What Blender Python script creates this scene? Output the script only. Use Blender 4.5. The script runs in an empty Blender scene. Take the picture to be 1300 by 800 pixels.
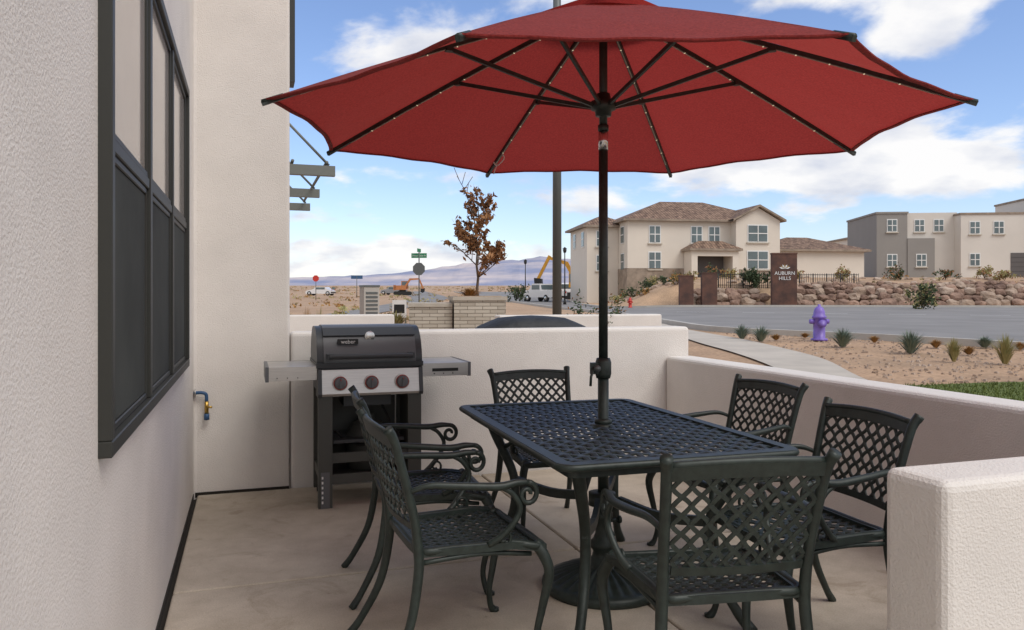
import bpy, math, random
from mathutils import Vector, Matrix, noise
random.seed(7)
TH=math.radians(18.5); C=math.cos(TH); S=math.sin(TH)
def B(a,b): return (a*C-b*S, a*S+b*C)
scene=bpy.context.scene
# ---------------------------------------------------------------- materials
def new_mat(name):
    m=bpy.data.materials.new(name); m.use_nodes=True
    nt=m.node_tree; return m,nt,nt.nodes['Principled BSDF']
def mat(name,col,rough=.6,metal=0,var=0,vscale=5,bump=0,bscale=100,bdist=.003,spec=None,col2=None,detail=5,scale_xyz=None,emis=0,coat=0,bump2=None):
    m,nt,p=new_mat(name); L=nt.links
    p.inputs['Base Color'].default_value=(*col,1); p.inputs['Roughness'].default_value=rough
    p.inputs['Metallic'].default_value=metal
    if spec is not None: p.inputs['Specular IOR Level'].default_value=spec
    if coat: p.inputs['Coat Weight'].default_value=coat
    tc=nt.nodes.new('ShaderNodeTexCoord'); vec=tc.outputs['Object']
    if scale_xyz:
        mp=nt.nodes.new('ShaderNodeMapping'); mp.inputs['Scale'].default_value=scale_xyz
        L.new(vec,mp.inputs[0]); vec=mp.outputs[0]
    if var or col2:
        n=nt.nodes.new('ShaderNodeTexNoise'); n.inputs['Scale'].default_value=vscale; n.inputs['Detail'].default_value=detail; n.inputs['Roughness'].default_value=.6
        L.new(vec,n.inputs['Vector'])
        r=nt.nodes.new('ShaderNodeValToRGB'); r.color_ramp.elements[0].position=.35; r.color_ramp.elements[1].position=.65
        c2=col2 if col2 else tuple(c*(1-var) for c in col)
        c1=col if col2 else tuple(min(1,c*(1+var*.5)) for c in col)
        r.color_ramp.elements[0].color=(*c2,1); r.color_ramp.elements[1].color=(*c1,1)
        L.new(n.outputs['Fac'],r.inputs[0]); L.new(r.outputs[0],p.inputs['Base Color'])
    if bump:
        n=nt.nodes.new('ShaderNodeTexNoise'); n.inputs['Scale'].default_value=bscale; n.inputs['Detail'].default_value=4
        L.new(vec,n.inputs['Vector'])
        b=nt.nodes.new('ShaderNodeBump'); b.inputs['Strength'].default_value=bump; b.inputs['Distance'].default_value=bdist
        L.new(n.outputs['Fac'],b.inputs['Height']); L.new(b.outputs[0],p.inputs['Normal'])
    if emis:
        p.inputs['Emission Color'].default_value=(*col,1); p.inputs['Emission Strength'].default_value=emis
    return m
M={}
M['stucco']=mat('stucco',(.755,.71,.665),.95,var=.06,vscale=2.2,bump=.8,bscale=130,bdist=.005,spec=.15)
M['stucco_wall']=mat('stucco_wall',(.765,.73,.695),.95,var=.05,vscale=3,bump=.8,bscale=130,bdist=.005,spec=.15)
M['metal_green']=mat('cast_metal',(.026,.037,.032),.47,.1,var=.3,vscale=30,bump=.3,bscale=160,bdist=.001,spec=.5)
M['bronze']=mat('window_bronze',(.032,.033,.029),.5,.1)
M['screen']=mat('window_screen',(.06,.065,.06),.8,var=.25,vscale=1.5,spec=.2)
M['glass_up']=mat('window_glass',(.46,.41,.37),.08,0,spec=.8,var=.12,vscale=.8)  # beige reflection of the stucco, plus blinds inside, put into the base colour
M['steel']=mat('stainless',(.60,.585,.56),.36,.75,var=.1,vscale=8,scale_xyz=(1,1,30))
M['chrome']=mat('chrome',(.6,.6,.6),.2,1)
M['lid']=mat('enamel_grey',(.125,.132,.14),.42,.0,spec=.5)
M['lid_dark']=mat('enamel_dark',(.045,.050,.055),.42,.0)
M['cart']=mat('cart_grey',(.075,.078,.070),.5,.1)
M['black']=mat('black_plastic',(.012,.012,.012),.5)
M['white']=mat('white_paint',(.75,.75,.74),.5)
M['red']=mat('knob_red',(.35,.05,.04),.4)
M['cover']=mat('cover_fabric',(.022,.025,.030),.65,var=.3,vscale=6,bump=.6,bscale=9,bdist=.03)
M['galv']=mat('lamp_metal',(.12,.13,.13),.45,.4)
M['awn']=mat('awning_steel',(.17,.18,.165),.5,.2)
M['asphalt']=mat('asphalt',(.235,.225,.22),.9,var=.15,vscale=.35,bump=.4,bscale=30,bdist=.01)
M['walk']=mat('sidewalk_concrete',(.50,.45,.39),.9,var=.12,vscale=1.2)
M['kerb']=mat('kerb_concrete',(.45,.43,.40),.9,var=.1,vscale=1)
M['grass']=mat('grass',(.19,.23,.06),.9,col2=(.08,.12,.02),vscale=30,bump=1,bscale=60,bdist=.03)
M['rock']=mat('rock',(.38,.25,.19),.9,col2=(.14,.085,.065),vscale=.9,bump=.7,bscale=5,bdist=.15)
M['rock_l']=mat('rock_light',(.47,.37,.30),.9,col2=(.26,.18,.13),vscale=.9,bump=.7,bscale=5,bdist=.15)
M['rust']=mat('corten',(.13,.06,.042),.8,col2=(.06,.032,.027),vscale=1.5)
M['stone_cap']=mat('stone_cap',(.5,.45,.38),.9,var=.1)
M['house_w']=mat('house_stucco',(.68,.62,.545),.95,var=.05,vscale=.3)
M['house_g']=mat('dark_stucco',(.27,.255,.24),.9,var=.05,vscale=.3)
M['house_l']=mat('light_stucco',(.65,.61,.56),.9,var=.05,vscale=.3)
M['trim']=mat('stone_trim',(.30,.24,.19),.9,var=.3,vscale=1.5)
M['glass']=mat('glass_dark',(.10,.14,.15),.12,.0,spec=.8,var=.3,vscale=.6)
M['door']=mat('garage_door',(.11,.10,.10),.6)
M['purple']=mat('hydrant_purple',(.20,.13,.50),.4,var=.15,vscale=8)
M['redpaint']=mat('hydrant_red',(.5,.03,.02),.4)
M['yellow']=mat('machine_yellow',(.55,.27,.02),.5,var=.2,vscale=2)
M['orange']=mat('machine_orange',(.45,.17,.06),.5,var=.2,vscale=2)
M['carw']=mat('car_white',(.7,.7,.71),.25,coat=.5)
M['cars']=mat('car_silver',(.3,.31,.33),.3,.5,coat=.5)
M['tyre']=mat('tyre',(.015,.015,.015),.8)
M['bark']=mat('bark',(.13,.09,.065),.9,var=.3,vscale=20)
M['leaf_b']=mat('leaf_brown',(.40,.20,.08),.8,col2=(.17,.07,.03),vscale=9)
M['leaf_dry']=mat('leaf_dry',(.48,.33,.14),.8,col2=(.25,.15,.05),vscale=9)
M['leaf_g']=mat('leaf_green',(.07,.10,.045),.8,col2=(.03,.05,.02),vscale=4)
M['agave']=mat('agave_grey',(.22,.27,.22),.7,col2=(.11,.15,.11),vscale=4)
M['strawg']=mat('straw_grass',(.42,.34,.16),.8,col2=(.22,.22,.08),vscale=3)
M['orangeb']=mat('rust_foliage',(.42,.22,.07),.8,col2=(.25,.15,.05),vscale=3)
M['brush']=mat('brush',(.30,.22,.12),.9,col2=(.17,.13,.065),vscale=.5)
M['bluev']=mat('valve_blue',(.03,.09,.2),.5)
M['brass']=mat('brass',(.5,.32,.08),.35,.9)
M['signgreen']=mat('sign_green',(.02,.2,.09),.5)
M['led']=mat('led_warm',(.85,.74,.5),.4,emis=.5)
M['strip']=mat('led_strip',(.36,.32,.26),.5)
M['dark_gap']=mat('gap',(.03,.025,.02),1)
def concrete():
    m,nt,p=new_mat('patio_concrete'); L=nt.links
    tc=nt.nodes.new('ShaderNodeTexCoord')
    def N(s,d,lo,hi,c0,c1,dist=0):
        n=nt.nodes.new('ShaderNodeTexNoise'); n.inputs['Scale'].default_value=s; n.inputs['Detail'].default_value=d
        n.inputs['Roughness'].default_value=.65; n.inputs['Distortion'].default_value=dist
        L.new(tc.outputs['Object'],n.inputs['Vector'])
        r=nt.nodes.new('ShaderNodeValToRGB'); r.color_ramp.elements[0].position=lo; r.color_ramp.elements[1].position=hi
        r.color_ramp.elements[0].color=(*c0,1); r.color_ramp.elements[1].color=(*c1,1)
        L.new(n.outputs['Fac'],r.inputs[0]); return r.outputs[0],n.outputs['Fac']
    a,_=N(1.1,8,.30,.70,(.43,.37,.295),(.57,.495,.405),.6)
    b,_=N(6,8,.35,.6,(.88,.865,.85),(1.03,1.03,1.03))
    c,f=N(160,3,.3,.7,(.80,.80,.80),(1.10,1.10,1.10))
    d,_=N(2.3,9,.56,.66,(1,1,1),(.80,.775,.74),1.2)
    e,_=N(30,4,.66,.75,(1,1,1),(.68,.65,.62),.3)
    def mul(x,y):
        mx=nt.nodes.new('ShaderNodeMix'); mx.data_type='RGBA'; mx.blend_type='MULTIPLY'; mx.inputs[0].default_value=1
        L.new(x,mx.inputs[6]); L.new(y,mx.inputs[7]); return mx.outputs[2]
    L.new(mul(mul(mul(mul(a,b),c),d),e),p.inputs['Base Color']); p.inputs['Roughness'].default_value=.75
    bp=nt.nodes.new('ShaderNodeBump'); bp.inputs['Strength'].default_value=.4; bp.inputs['Distance'].default_value=.002
    L.new(f,bp.inputs['Height']); L.new(bp.outputs[0],p.inputs['Normal'])
    return m
M['concrete']=concrete()
def desert():
    m,nt,p=new_mat('desert_ground'); L=nt.links
    tc=nt.nodes.new('ShaderNodeTexCoord')
    outs=[]
    for s,c0,c1 in ((.02,(.42,.27,.165),(.54,.385,.255)),(.6,(.8,.8,.8),(1.08,1.06,1.05)),(14,(.75,.73,.71),(1.1,1.1,1.1))):
        n=nt.nodes.new('ShaderNodeTexNoise'); n.inputs['Scale'].default_value=s; n.inputs['Detail'].default_value=7
        L.new(tc.outputs['Object'],n.inputs['Vector'])
        r=nt.nodes.new('ShaderNodeValToRGB'); r.color_ramp.elements[0].position=.35; r.color_ramp.elements[1].position=.65
        r.color_ramp.elements[0].color=(*c0,1); r.color_ramp.elements[1].color=(*c1,1)
        L.new(n.outputs['Fac'],r.inputs[0]); outs.append(r.outputs[0])
    x=outs[0]
    for y in outs[1:]:
        mx=nt.nodes.new('ShaderNodeMix'); mx.data_type='RGBA'; mx.blend_type='MULTIPLY'; mx.inputs[0].default_value=1
        L.new(x,mx.inputs[6]); L.new(y,mx.inputs[7]); x=mx.outputs[2]
    L.new(x,p.inputs['Base Color']); p.inputs['Roughness'].default_value=.95
    return m
M['desert']=desert()
def brickmat(name,c1,c2,mort,sx,bw,rh,ms=.02):
    m,nt,p=new_mat(name); L=nt.links
    tc=nt.nodes.new('ShaderNodeTexCoord'); sp=nt.nodes.new('ShaderNodeSeparateXYZ'); L.new(tc.outputs['Object'],sp.inputs[0])
    ad=nt.nodes.new('ShaderNodeMath'); L.new(sp.outputs[0],ad.inputs[0]); L.new(sp.outputs[1],ad.inputs[1])
    cb=nt.nodes.new('ShaderNodeCombineXYZ'); L.new(ad.outputs[0],cb.inputs[0]); L.new(sp.outputs[2],cb.inputs[1])
    b=nt.nodes.new('ShaderNodeTexBrick'); b.inputs['Scale'].default_value=sx; b.inputs['Brick Width'].default_value=bw; b.inputs['Row Height'].default_value=rh
    b.inputs['Mortar Size'].default_value=ms; b.inputs['Color1'].default_value=(*c1,1); b.inputs['Color2'].default_value=(*c2,1); b.inputs['Mortar'].default_value=(*mort,1)
    L.new(cb.outputs[0],b.inputs['Vector']); L.new(b.outputs['Color'],p.inputs['Base Color']); p.inputs['Roughness'].default_value=.9
    bp=nt.nodes.new('ShaderNodeBump'); bp.inputs['Distance'].default_value=.02; bp.invert=True; L.new(b.outputs['Fac'],bp.inputs['Height']); L.new(bp.outputs[0],p.inputs['Normal'])
    return m
M['stone']=brickmat('stacked_stone',(.58,.53,.45),(.44,.39,.32),(.24,.20,.16),1,.21,.05,.004)
def rooftile():
    m,nt,p=new_mat('roof_tile'); L=nt.links
    tc=nt.nodes.new('ShaderNodeTexCoord')
    w=nt.nodes.new('ShaderNodeTexWave'); w.bands_direction='X'; w.inputs['Scale'].default_value=1.1
    w2=nt.nodes.new('ShaderNodeTexWave'); w2.bands_direction='Z'; w2.wave_profile='SAW'; w2.inputs['Scale'].default_value=2.0
    n=nt.nodes.new('ShaderNodeTexNoise'); n.inputs['Scale'].default_value=2.6; n.inputs['Detail'].default_value=6
    for q in (w,w2,n): L.new(tc.outputs['Object'],q.inputs['Vector'])
    r=nt.nodes.new('ShaderNodeValToRGB'); r.color_ramp.elements[0].position=.38; r.color_ramp.elements[1].position=.62
    r.color_ramp.elements[0].color=(.17,.10,.07,1); r.color_ramp.elements[1].color=(.46,.30,.21,1)
    L.new(n.outputs['Fac'],r.inputs[0])
    mx=nt.nodes.new('ShaderNodeMix'); mx.data_type='RGBA'; mx.blend_type='MULTIPLY'; mx.inputs[0].default_value=.5
    L.new(r.outputs[0],mx.inputs[6]); L.new(w.outputs['Color'],mx.inputs[7])
    mx2=nt.nodes.new('ShaderNodeMix'); mx2.data_type='RGBA'; mx2.blend_type='MULTIPLY'; mx2.inputs[0].default_value=.5
    L.new(mx.outputs[2],mx2.inputs[6]); L.new(w2.outputs['Color'],mx2.inputs[7])
    L.new(mx2.outputs[2],p.inputs['Base Color']); p.inputs['Roughness'].default_value=.85
    return m
M['tile']=rooftile()
def fabric():
    m,nt,p=new_mat('umbrella_fabric'); L=nt.links
    p.inputs['Roughness'].default_value=.85
    p.inputs['Specular IOR Level'].default_value=.25; p.inputs['Sheen Weight'].default_value=.08
    tr=nt.nodes.new('ShaderNodeBsdfTranslucent'); tr.inputs['Color'].default_value=(.44,.048,.042,1)
    mx=nt.nodes.new('ShaderNodeMixShader'); mx.inputs[0].default_value=.43
    L.new(p.outputs[0],mx.inputs[1]); L.new(tr.outputs[0],mx.inputs[2]); L.new(mx.outputs[0],nt.nodes['Material Output'].inputs[0])
    tc=nt.nodes.new('ShaderNodeTexCoord'); n=nt.nodes.new('ShaderNodeTexNoise'); n.inputs['Scale'].default_value=110; n.inputs['Detail'].default_value=3
    L.new(tc.outputs['Object'],n.inputs['Vector']); n2=nt.nodes.new('ShaderNodeTexNoise'); n2.inputs['Scale'].default_value=5; L.new(tc.outputs['Object'],n2.inputs['Vector'])
    r=nt.nodes.new('ShaderNodeValToRGB'); r.color_ramp.elements[0].color=(.17,.022,.022,1); r.color_ramp.elements[1].color=(.42,.060,.054,1)
    r.color_ramp.elements[0].position=.32; r.color_ramp.elements[1].position=.68; L.new(n.outputs['Fac'],r.inputs[0]); L.new(r.outputs[0],p.inputs['Base Color'])
    b=nt.nodes.new('ShaderNodeBump'); b.inputs['Distance'].default_value=.003; b.inputs['Strength'].default_value=.5; L.new(n.outputs['Fac'],b.inputs['Height'])
    b2=nt.nodes.new('ShaderNodeBump'); b2.inputs['Distance'].default_value=.02; b2.inputs['Strength'].default_value=.5; L.new(n2.outputs['Fac'],b2.inputs['Height']); L.new(b.outputs[0],b2.inputs['Normal'])
    L.new(b2.outputs[0],p.inputs['Normal']); return m
M['fabric']=fabric()
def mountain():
    m,nt,p=new_mat('hazed_mountain_rock'); L=nt.links
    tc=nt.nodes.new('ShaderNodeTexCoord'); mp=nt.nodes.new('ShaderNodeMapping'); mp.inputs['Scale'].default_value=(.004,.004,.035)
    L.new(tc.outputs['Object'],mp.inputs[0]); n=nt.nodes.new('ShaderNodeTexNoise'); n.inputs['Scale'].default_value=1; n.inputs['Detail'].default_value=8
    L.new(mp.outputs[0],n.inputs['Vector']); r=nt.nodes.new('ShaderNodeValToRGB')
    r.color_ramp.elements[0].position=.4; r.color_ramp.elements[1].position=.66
    r.color_ramp.elements[0].color=(.24,.27,.40,1); r.color_ramp.elements[1].color=(.55,.49,.50,1)  # blue-purple distance haze painted into the low stop, cream strata in the high
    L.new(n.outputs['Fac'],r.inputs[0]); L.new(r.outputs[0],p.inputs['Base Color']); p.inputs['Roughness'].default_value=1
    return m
M['mountain']=mountain()
# ---------------------------------------------------------------- mesh builder
def catmull(P,k=6,closed=False):
    P=[Vector(p) for p in P]; n=len(P); out=[]
    rng=range(n if closed else n-1)
    for i in rng:
        if closed: p0,p1,p2,p3=P[(i-1)%n],P[i],P[(i+1)%n],P[(i+2)%n]
        else:
            p1,p2=P[i],P[i+1]; p0=P[i-1] if i>0 else p1*2-p2; p3=P[i+2] if i+2<n else p2*2-p1
        for j in range(k):
            t=j/k
            out.append(.5*((2*p1)+(p2-p0)*t+(2*p0-5*p1+4*p2-p3)*t*t+(-p0+3*p1-3*p2+p3)*t**3))
    if not closed: out.append(P[-1])
    return out
def lerpl(vals,n):
    o=[]
    for i in range(n):
        t=i/(n-1)*(len(vals)-1); k=min(int(t),len(vals)-2); o.append(vals[k]+(vals[k+1]-vals[k])*(t-k))
    return o
class MB:
    def __init__(s): s.v=[];s.f=[];s.mi=[];s.sm=[];s.mats=[]
    def mid(s,m):
        m=M[m] if isinstance(m,str) else m
        if m not in s.mats: s.mats.append(m)
        return s.mats.index(m)
    def add(s,vs,fs,m,smooth=False):
        o=len(s.v); s.v+= [tuple(v) for v in vs]; k=s.mid(m)
        for f in fs: s.f.append([i+o for i in f]); s.mi.append(k); s.sm.append(smooth)
    def box(s,c,d,m,rz=0,mtx=None,taper=1):
        x,y,z=[k/2 for k in d]; vs=[]
        R=mtx if mtx else Matrix.Rotation(rz,3,'Z')
        for dz in (-1,1):
            q=taper if dz>0 else 1
            for dx,dy in ((-1,-1),(1,-1),(1,1),(-1,1)): vs.append(R@Vector((dx*x*q,dy*y*q,dz*z))+Vector(c))
        s.add(vs,[(3,2,1,0),(4,5,6,7),(0,1,5,4),(1,2,6,5),(2,3,7,6),(3,0,4,7)],m)
    def b2(s,x0,x1,y0,y1,z0,z1,m): s.box(((x0+x1)/2,(y0+y1)/2,(z0+z1)/2),(x1-x0,y1-y0,z1-z0),m)
    def prism(s,poly,z0,z1,m):
        n=len(poly); vs=[(p[0],p[1],z0) for p in poly]+[(p[0],p[1],z1) for p in poly]
        fs=[tuple(range(n-1,-1,-1)),tuple(range(n,2*n))]+[(i,(i+1)%n,n+(i+1)%n,n+i) for i in range(n)]
        s.add(vs,fs,m)
    def prof(s,poly,x0,x1,m,smooth=False,inset=None):
        n=len(poly); vs=[(x0,p[0],p[1]) for p in poly]+[(x1,p[0],p[1]) for p in poly]
        s.add(vs,[(i,(i+1)%n,n+(i+1)%n,n+i) for i in range(n)],m,smooth)
        s.add(vs,[tuple(range(n-1,-1,-1)),tuple(range(n,2*n))],m)
    def tube(s,pts,r,m,n=8,closed=False,up=None,rect=None,smooth=True):
        pts=[Vector(p) for p in pts]; N=len(pts)
        if not isinstance(r,(list,tuple)): r=[r]*N
        elif len(r)!=N: r=lerpl(list(r),N)
        vs=[];prev=None
        for i in range(N):
            a=pts[(i-1)%N] if (closed or i>0) else pts[i]; b=pts[(i+1)%N] if (closed or i<N-1) else pts[i]
            t=(b-a).normalized()
            if up is not None: sd=t.cross(Vector(up)).normalized()
            else:
                if prev is None:
                    h=Vector((0,0,1)) if abs(t.z)<.9 else Vector((1,0,0)); sd=t.cross(h).normalized()
                else: sd=(prev-t*prev.dot(t)).normalized()
                prev=sd
            nr=sd.cross(t).normalized()
            if rect:
                w,h=rect[0]/2*r[i],rect[1]/2*r[i]
                for p,q in ((-1,-1),(1,-1),(1,1),(-1,1)): vs.append(pts[i]+sd*w*p+nr*h*q)
            else:
                for k in range(n):
                    an=2*math.pi*k/n; vs.append(pts[i]+(sd*math.cos(an)+nr*math.sin(an))*r[i])
        n=4 if rect else n
        fs=[]
        for i in range(N if closed else N-1):
            j=(i+1)%N
            for k in range(n): fs.append((i*n+k,i*n+(k+1)%n,j*n+(k+1)%n,j*n+k))
        if not closed: fs+= [tuple(range(n-1,-1,-1)),tuple((N-1)*n+k for k in range(n))]
        s.add(vs,fs,m,smooth and not rect)
    def strap(s,pts,m,up,w,h):
        pts=[Vector(p) for p in pts]; N=len(pts); vs=[]; U=Vector(up)
        prof=((-.5,-.5),(.5,-.5),(.5,.1),(.28,.5),(-.28,.5),(-.5,.1))
        for i in range(N):
            t=(pts[min(i+1,N-1)]-pts[max(i-1,0)]).normalized(); sd=t.cross(U).normalized(); nr=sd.cross(t).normalized()
            for a,b in prof: vs.append(pts[i]+sd*w*a+nr*h*b)
        fs=[(i*6+k,i*6+(k+1)%6,(i+1)*6+(k+1)%6,(i+1)*6+k) for i in range(N-1) for k in range(6)]
        fs+=[tuple(range(5,-1,-1)),tuple((N-1)*6+k for k in range(6))]
        s.add(vs,fs,m,False)
    def lathe(s,pr,m,n=32,c=(0,0,0),mod=None,smooth=True,axis='Z'):
        vs=[]
        for (r,z) in pr:
            for k in range(n):
                a=2*math.pi*k/n; zz=z+(mod(r,z,a) if mod else 0)
                p=(r*math.cos(a),r*math.sin(a),zz)
                if axis=='Y': p=(p[0],p[2],p[1])
                if axis=='X': p=(p[2],p[0],p[1])
                vs.append((p[0]+c[0],p[1]+c[1],p[2]+c[2]))
        fs=[(i*n+k,i*n+(k+1)%n,(i+1)*n+(k+1)%n,(i+1)*n+k) for i in range(len(pr)-1) for k in range(n)]
        fs.append(tuple(range(n-1,-1,-1))); fs.append(tuple((len(pr)-1)*n+k for k in range(n)))
        s.add(vs,fs,m,smooth)
    def obj(s,name,loc=(0,0,0),rz=0,bevel=0,seg=3,parent=None,fixn=True):
        me=bpy.data.meshes.new(name); me.from_pydata(s.v,[],s.f)
        for m in s.mats: me.materials.append(m)
        me.polygons.foreach_set('material_index',s.mi); me.polygons.foreach_set('use_smooth',s.sm)
        if fixn:
            import bmesh
            bm=bmesh.new(); bm.from_mesh(me); bmesh.ops.recalc_face_normals(bm,faces=bm.faces); bm.to_mesh(me); bm.free()
        o=bpy.data.objects.new(name,me); scene.collection.objects.link(o)
        o.location=loc; o.rotation_euler=(0,0,rz)
        if bevel:
            b=o.modifiers.new('bevel','BEVEL'); b.width=bevel; b.segments=seg; b.limit_method='ANGLE'
        if parent: o.parent=parent
        return o
# ---------------------------------------------------------------- terrain
def interp(t,T):
    if t<=T[0][0]: return T[0][1]
    for (a,va),(b,vb) in zip(T,T[1:]):
        if t<=b: return va+(vb-va)*(t-a)/(b-a)
    return T[-1][1]
PR=[(6,-.1),(12,.05),(19,.22),(25,.25),(55,.45),(58.8,.5),(61.0,2.1),(72,2.95),(100,3.6),(600,9),(3000,14)]
PL=[(6,-.1),(12,.0),(25,.2),(60,.35),(150,1.5),(600,8.8),(3000,32)]
def gz(x,y):
    if y<=6: return -.1
    r=x/y; w=max(0,min(1,(r-.115)/.10)); w=w*w*(3-2*w)
    return interp(y,PL)*(1-w)+interp(y,PR)*w
g=MB(); n=260
xs=[18*math.sinh((i/n*2-1)*5.8) for i in range(n+1)]
ys=[-60+ (i*3) for i in range(20)]+[0+12*math.sinh(i/300*6.2) for i in range(301)]
nx=len(xs)
vs=[(x,y,gz(x,y)-.02) for y in ys for x in xs]
fs=[(j*nx+i,j*nx+i+1,(j+1)*nx+i+1,(j+1)*nx+i) for j in range(len(ys)-1) for i in range(nx-1)]
g.add(vs,fs,'desert',True); g.obj('ground',fixn=False)
def resample(P,n):
    P=catmull([(p[0],p[1],0) for p in P],8); L=[0]
    for a,b in zip(P,P[1:]): L.append(L[-1]+(b-a).length)
    o=[]
    for i in range(n):
        t=L[-1]*i/(n-1); k=0
        while k<len(L)-2 and L[k+1]<t: k+=1
        f=(t-L[k])/max(1e-6,L[k+1]-L[k]); o.append(P[k].lerp(P[k+1],f))
    return o
def ribbon(name,A,Bp,m,dz,n=80,k=16):
    A=resample(A,n);Bp=resample(Bp,n); vs=[];fs=[]
    for a,b in zip(A,Bp):
        for j in range(k+1):
            p=a.lerp(b,j/k); vs.append((p.x,p.y,gz(p.x,p.y)+dz))
    for i in range(n-1):
        for j in range(k): fs.append((i*(k+1)+j,i*(k+1)+j+1,(i+1)*(k+1)+j+1,(i+1)*(k+1)+j))
    q=MB(); q.add(vs,fs,m,True); return q.obj(name,fixn=True)
near=[(-14,190),(-4,110),(1.5,70),(5.2,44),(5.7,28),(6.1,23.3),(8,20.4),(10.9,16.8),(16,10.5),(26,0),(40,-14)]
far=[(5,190),(6.2,130),(6.0,85),(6.3,66),(8.0,58.0),(13,56.4),(23,56.3),(36,55),(55,51),(90,44)]
ribbon('road',near,far,'asphalt',.012,120,30)
def kerb(name,P,side,m='kerb'):
    A=resample(P,160); q=MB()
    pts=[(p.x,p.y,gz(p.x,p.y)+.06) for p in A]
    q.tube(pts,1,m,up=(0,0,1),rect=(.22,.16)); return q.obj(name)
kerb('kerb',near,1); kerb('kerb',far,1)
ribbon('sidewalk',[(3.6,6.8),(4.1,10),(4.3,12),(4.45,14),(4.45,16),(4.3,19),(4.5,24),(4.9,30)],[(4.9,6.2),(5.1,10),(5.3,12),(5.75,14.4),(5.8,16.4),(5.6,20),(5.4,24),(5.5,30)],'walk',.012,50,6)
ribbon('lawn',[(5.3,8.6),(8,8.2),(12,6),(20,0)],[(5.4,11.0),(8,11.4),(12,10.2),(20,4)],'grass',.012,50,8)
ribbon('sidewalk',[(9.6,57.9),(13.4,56.9),(23,56.8),(36,55.5),(90,44.6)],[(9.6,58.8),(13.4,57.9),(23,57.9),(36,56.8),(90,46)],'walk',.03,60,4)
ribbon('side_road',[(-10,42),(-11,60),(-14,110),(-30,200)],[(-7.5,42),(-8,60),(-9,110),(-22,200)],'asphalt',.012,60,6)
q=MB()
for i in range(9):
    x=9+i*3.2; y=43-i*1.4
    vs=[(x,y,gz(x,y)+.03),(x+1.5,y-.65,gz(x+1.5,y-.65)+.03),(x+1.5,y-.5,gz(x+1.5,y-.5)+.03),(x,y+.15,gz(x,y+.15)+.03)]
    q.add(vs,[(0,1,2,3)],'white')
q.obj('road_marking')
q=MB(); random.seed(31)
for i in range(14000):
    t=random.random(); x=5.4+t*7.5; y=random.uniform(interp(x,[(5.3,8.6),(8,8.2),(12,6)]),interp(x,[(5.3,11),(8,11.4),(12,10.2)])); z=gz(x,y)+.01
    a=random.uniform(0,3.14); dx,dy=.008*math.cos(a),.008*math.sin(a); h=random.uniform(.03,.06)
    q.add([(x-dx,y-dy,z),(x+dx,y+dy,z),(x+random.gauss(0,.02),y+random.gauss(0,.02),z+h)],[(0,1,2)],'grass')
q.obj('grass_blades',fixn=False)
# ---------------------------------------------------------------- mountains
def ridge(name,Y,prof,depth,m,jag):
    q=MB(); n=300; rows=9; vs=[]
    for j in range(rows):
        for i in range(n+1):
            u=-1.6+3.2*i/n; y=Y+depth*j/(rows-1); x=u*Y
            h=interp(u,prof)*Y; h*=1+jag*noise.noise(Vector((u*9,j*.2,1)))+jag*.5*noise.noise(Vector((u*40,j*.5,3)))
            k=[0,.25,.36,.5,.6,.78,.86,1,.98][j]
            vs.append((x,y,2+h*k+ (h*.06*noise.noise(Vector((u*60,j,5))) if 0<j<8 else 0)))
    fs=[(j*(n+1)+i,j*(n+1)+i+1,(j+1)*(n+1)+i+1,(j+1)*(n+1)+i) for j in range(rows-1) for i in range(n)]
    q.add(vs,fs,m,False); return q.obj(name,fixn=False)
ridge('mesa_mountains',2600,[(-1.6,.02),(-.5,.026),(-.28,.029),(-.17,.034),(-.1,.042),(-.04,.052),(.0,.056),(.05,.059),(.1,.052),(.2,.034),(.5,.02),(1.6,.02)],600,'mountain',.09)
# ---------------------------------------------------------------- patio slabs
q=MB()
aa=[-.32,1.60,3.135]; bb=[-2.5,.3,2.02,3.73,5.515]
for i in range(2):
    for j in range(4):
        q.b2(aa[i]+.005,aa[i+1]-.005,bb[j]+.005,bb[j+1]-.005,-.1,0,'concrete')
q.obj('patio_slab',rz=TH,bevel=.012,seg=3)
q=MB(); q.b2(-.5,3.3,-2.6,5.6,-.14,-.03,'dark_gap'); q.obj('slab_base',rz=TH)
# ---------------------------------------------------------------- building
q=MB()
q.prism([(-.34,-3.5),(-.34,5.53),(.265,5.53),(.265,24),(-9,24),(-9,-3.5)],-.12,6.6,'stucco')
bld=q.obj('stucco_building',rz=TH,bevel=.02)
q=MB(); q.b2(-9.1,.34,5.45,24.1,6.6,6.8,'bronze'); q.obj('parapet_cap',parent=bld)
q=MB(); q.b2(.267,.33,6.1,6.3,2.9,6.6,'bronze'); q.obj('downspout',parent=bld)
q=MB(); q.b2(-.36,-.336,-3.4,5.5,-.02,.012,'dark_gap'); q.b2(-.33,.26,5.524,5.535,-.02,.012,'dark_gap'); q.obj('weep_screed',parent=bld)
q=MB(); X0=-.338
b0,b1=2.13,4.65; z0,z1=.95,2.39; w=(b1-b0)/3
def fr(y0,y1,za,zb,t): q.b2(X0-.02,X0+t,y0,y1,za,zb,'bronze')
fr(b0-.04,b1+.04,z0-.04,z0,.030); fr(b0-.04,b1+.04,z1,z1+.04,.030)
fr(b0-.04,b0,z0,z1,.030); fr(b1,b1+.04,z0,z1,.030)
for i in (1,2): fr(b0+w*i-.028,b0+w*i+.028,z0,z1,.022)
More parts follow.
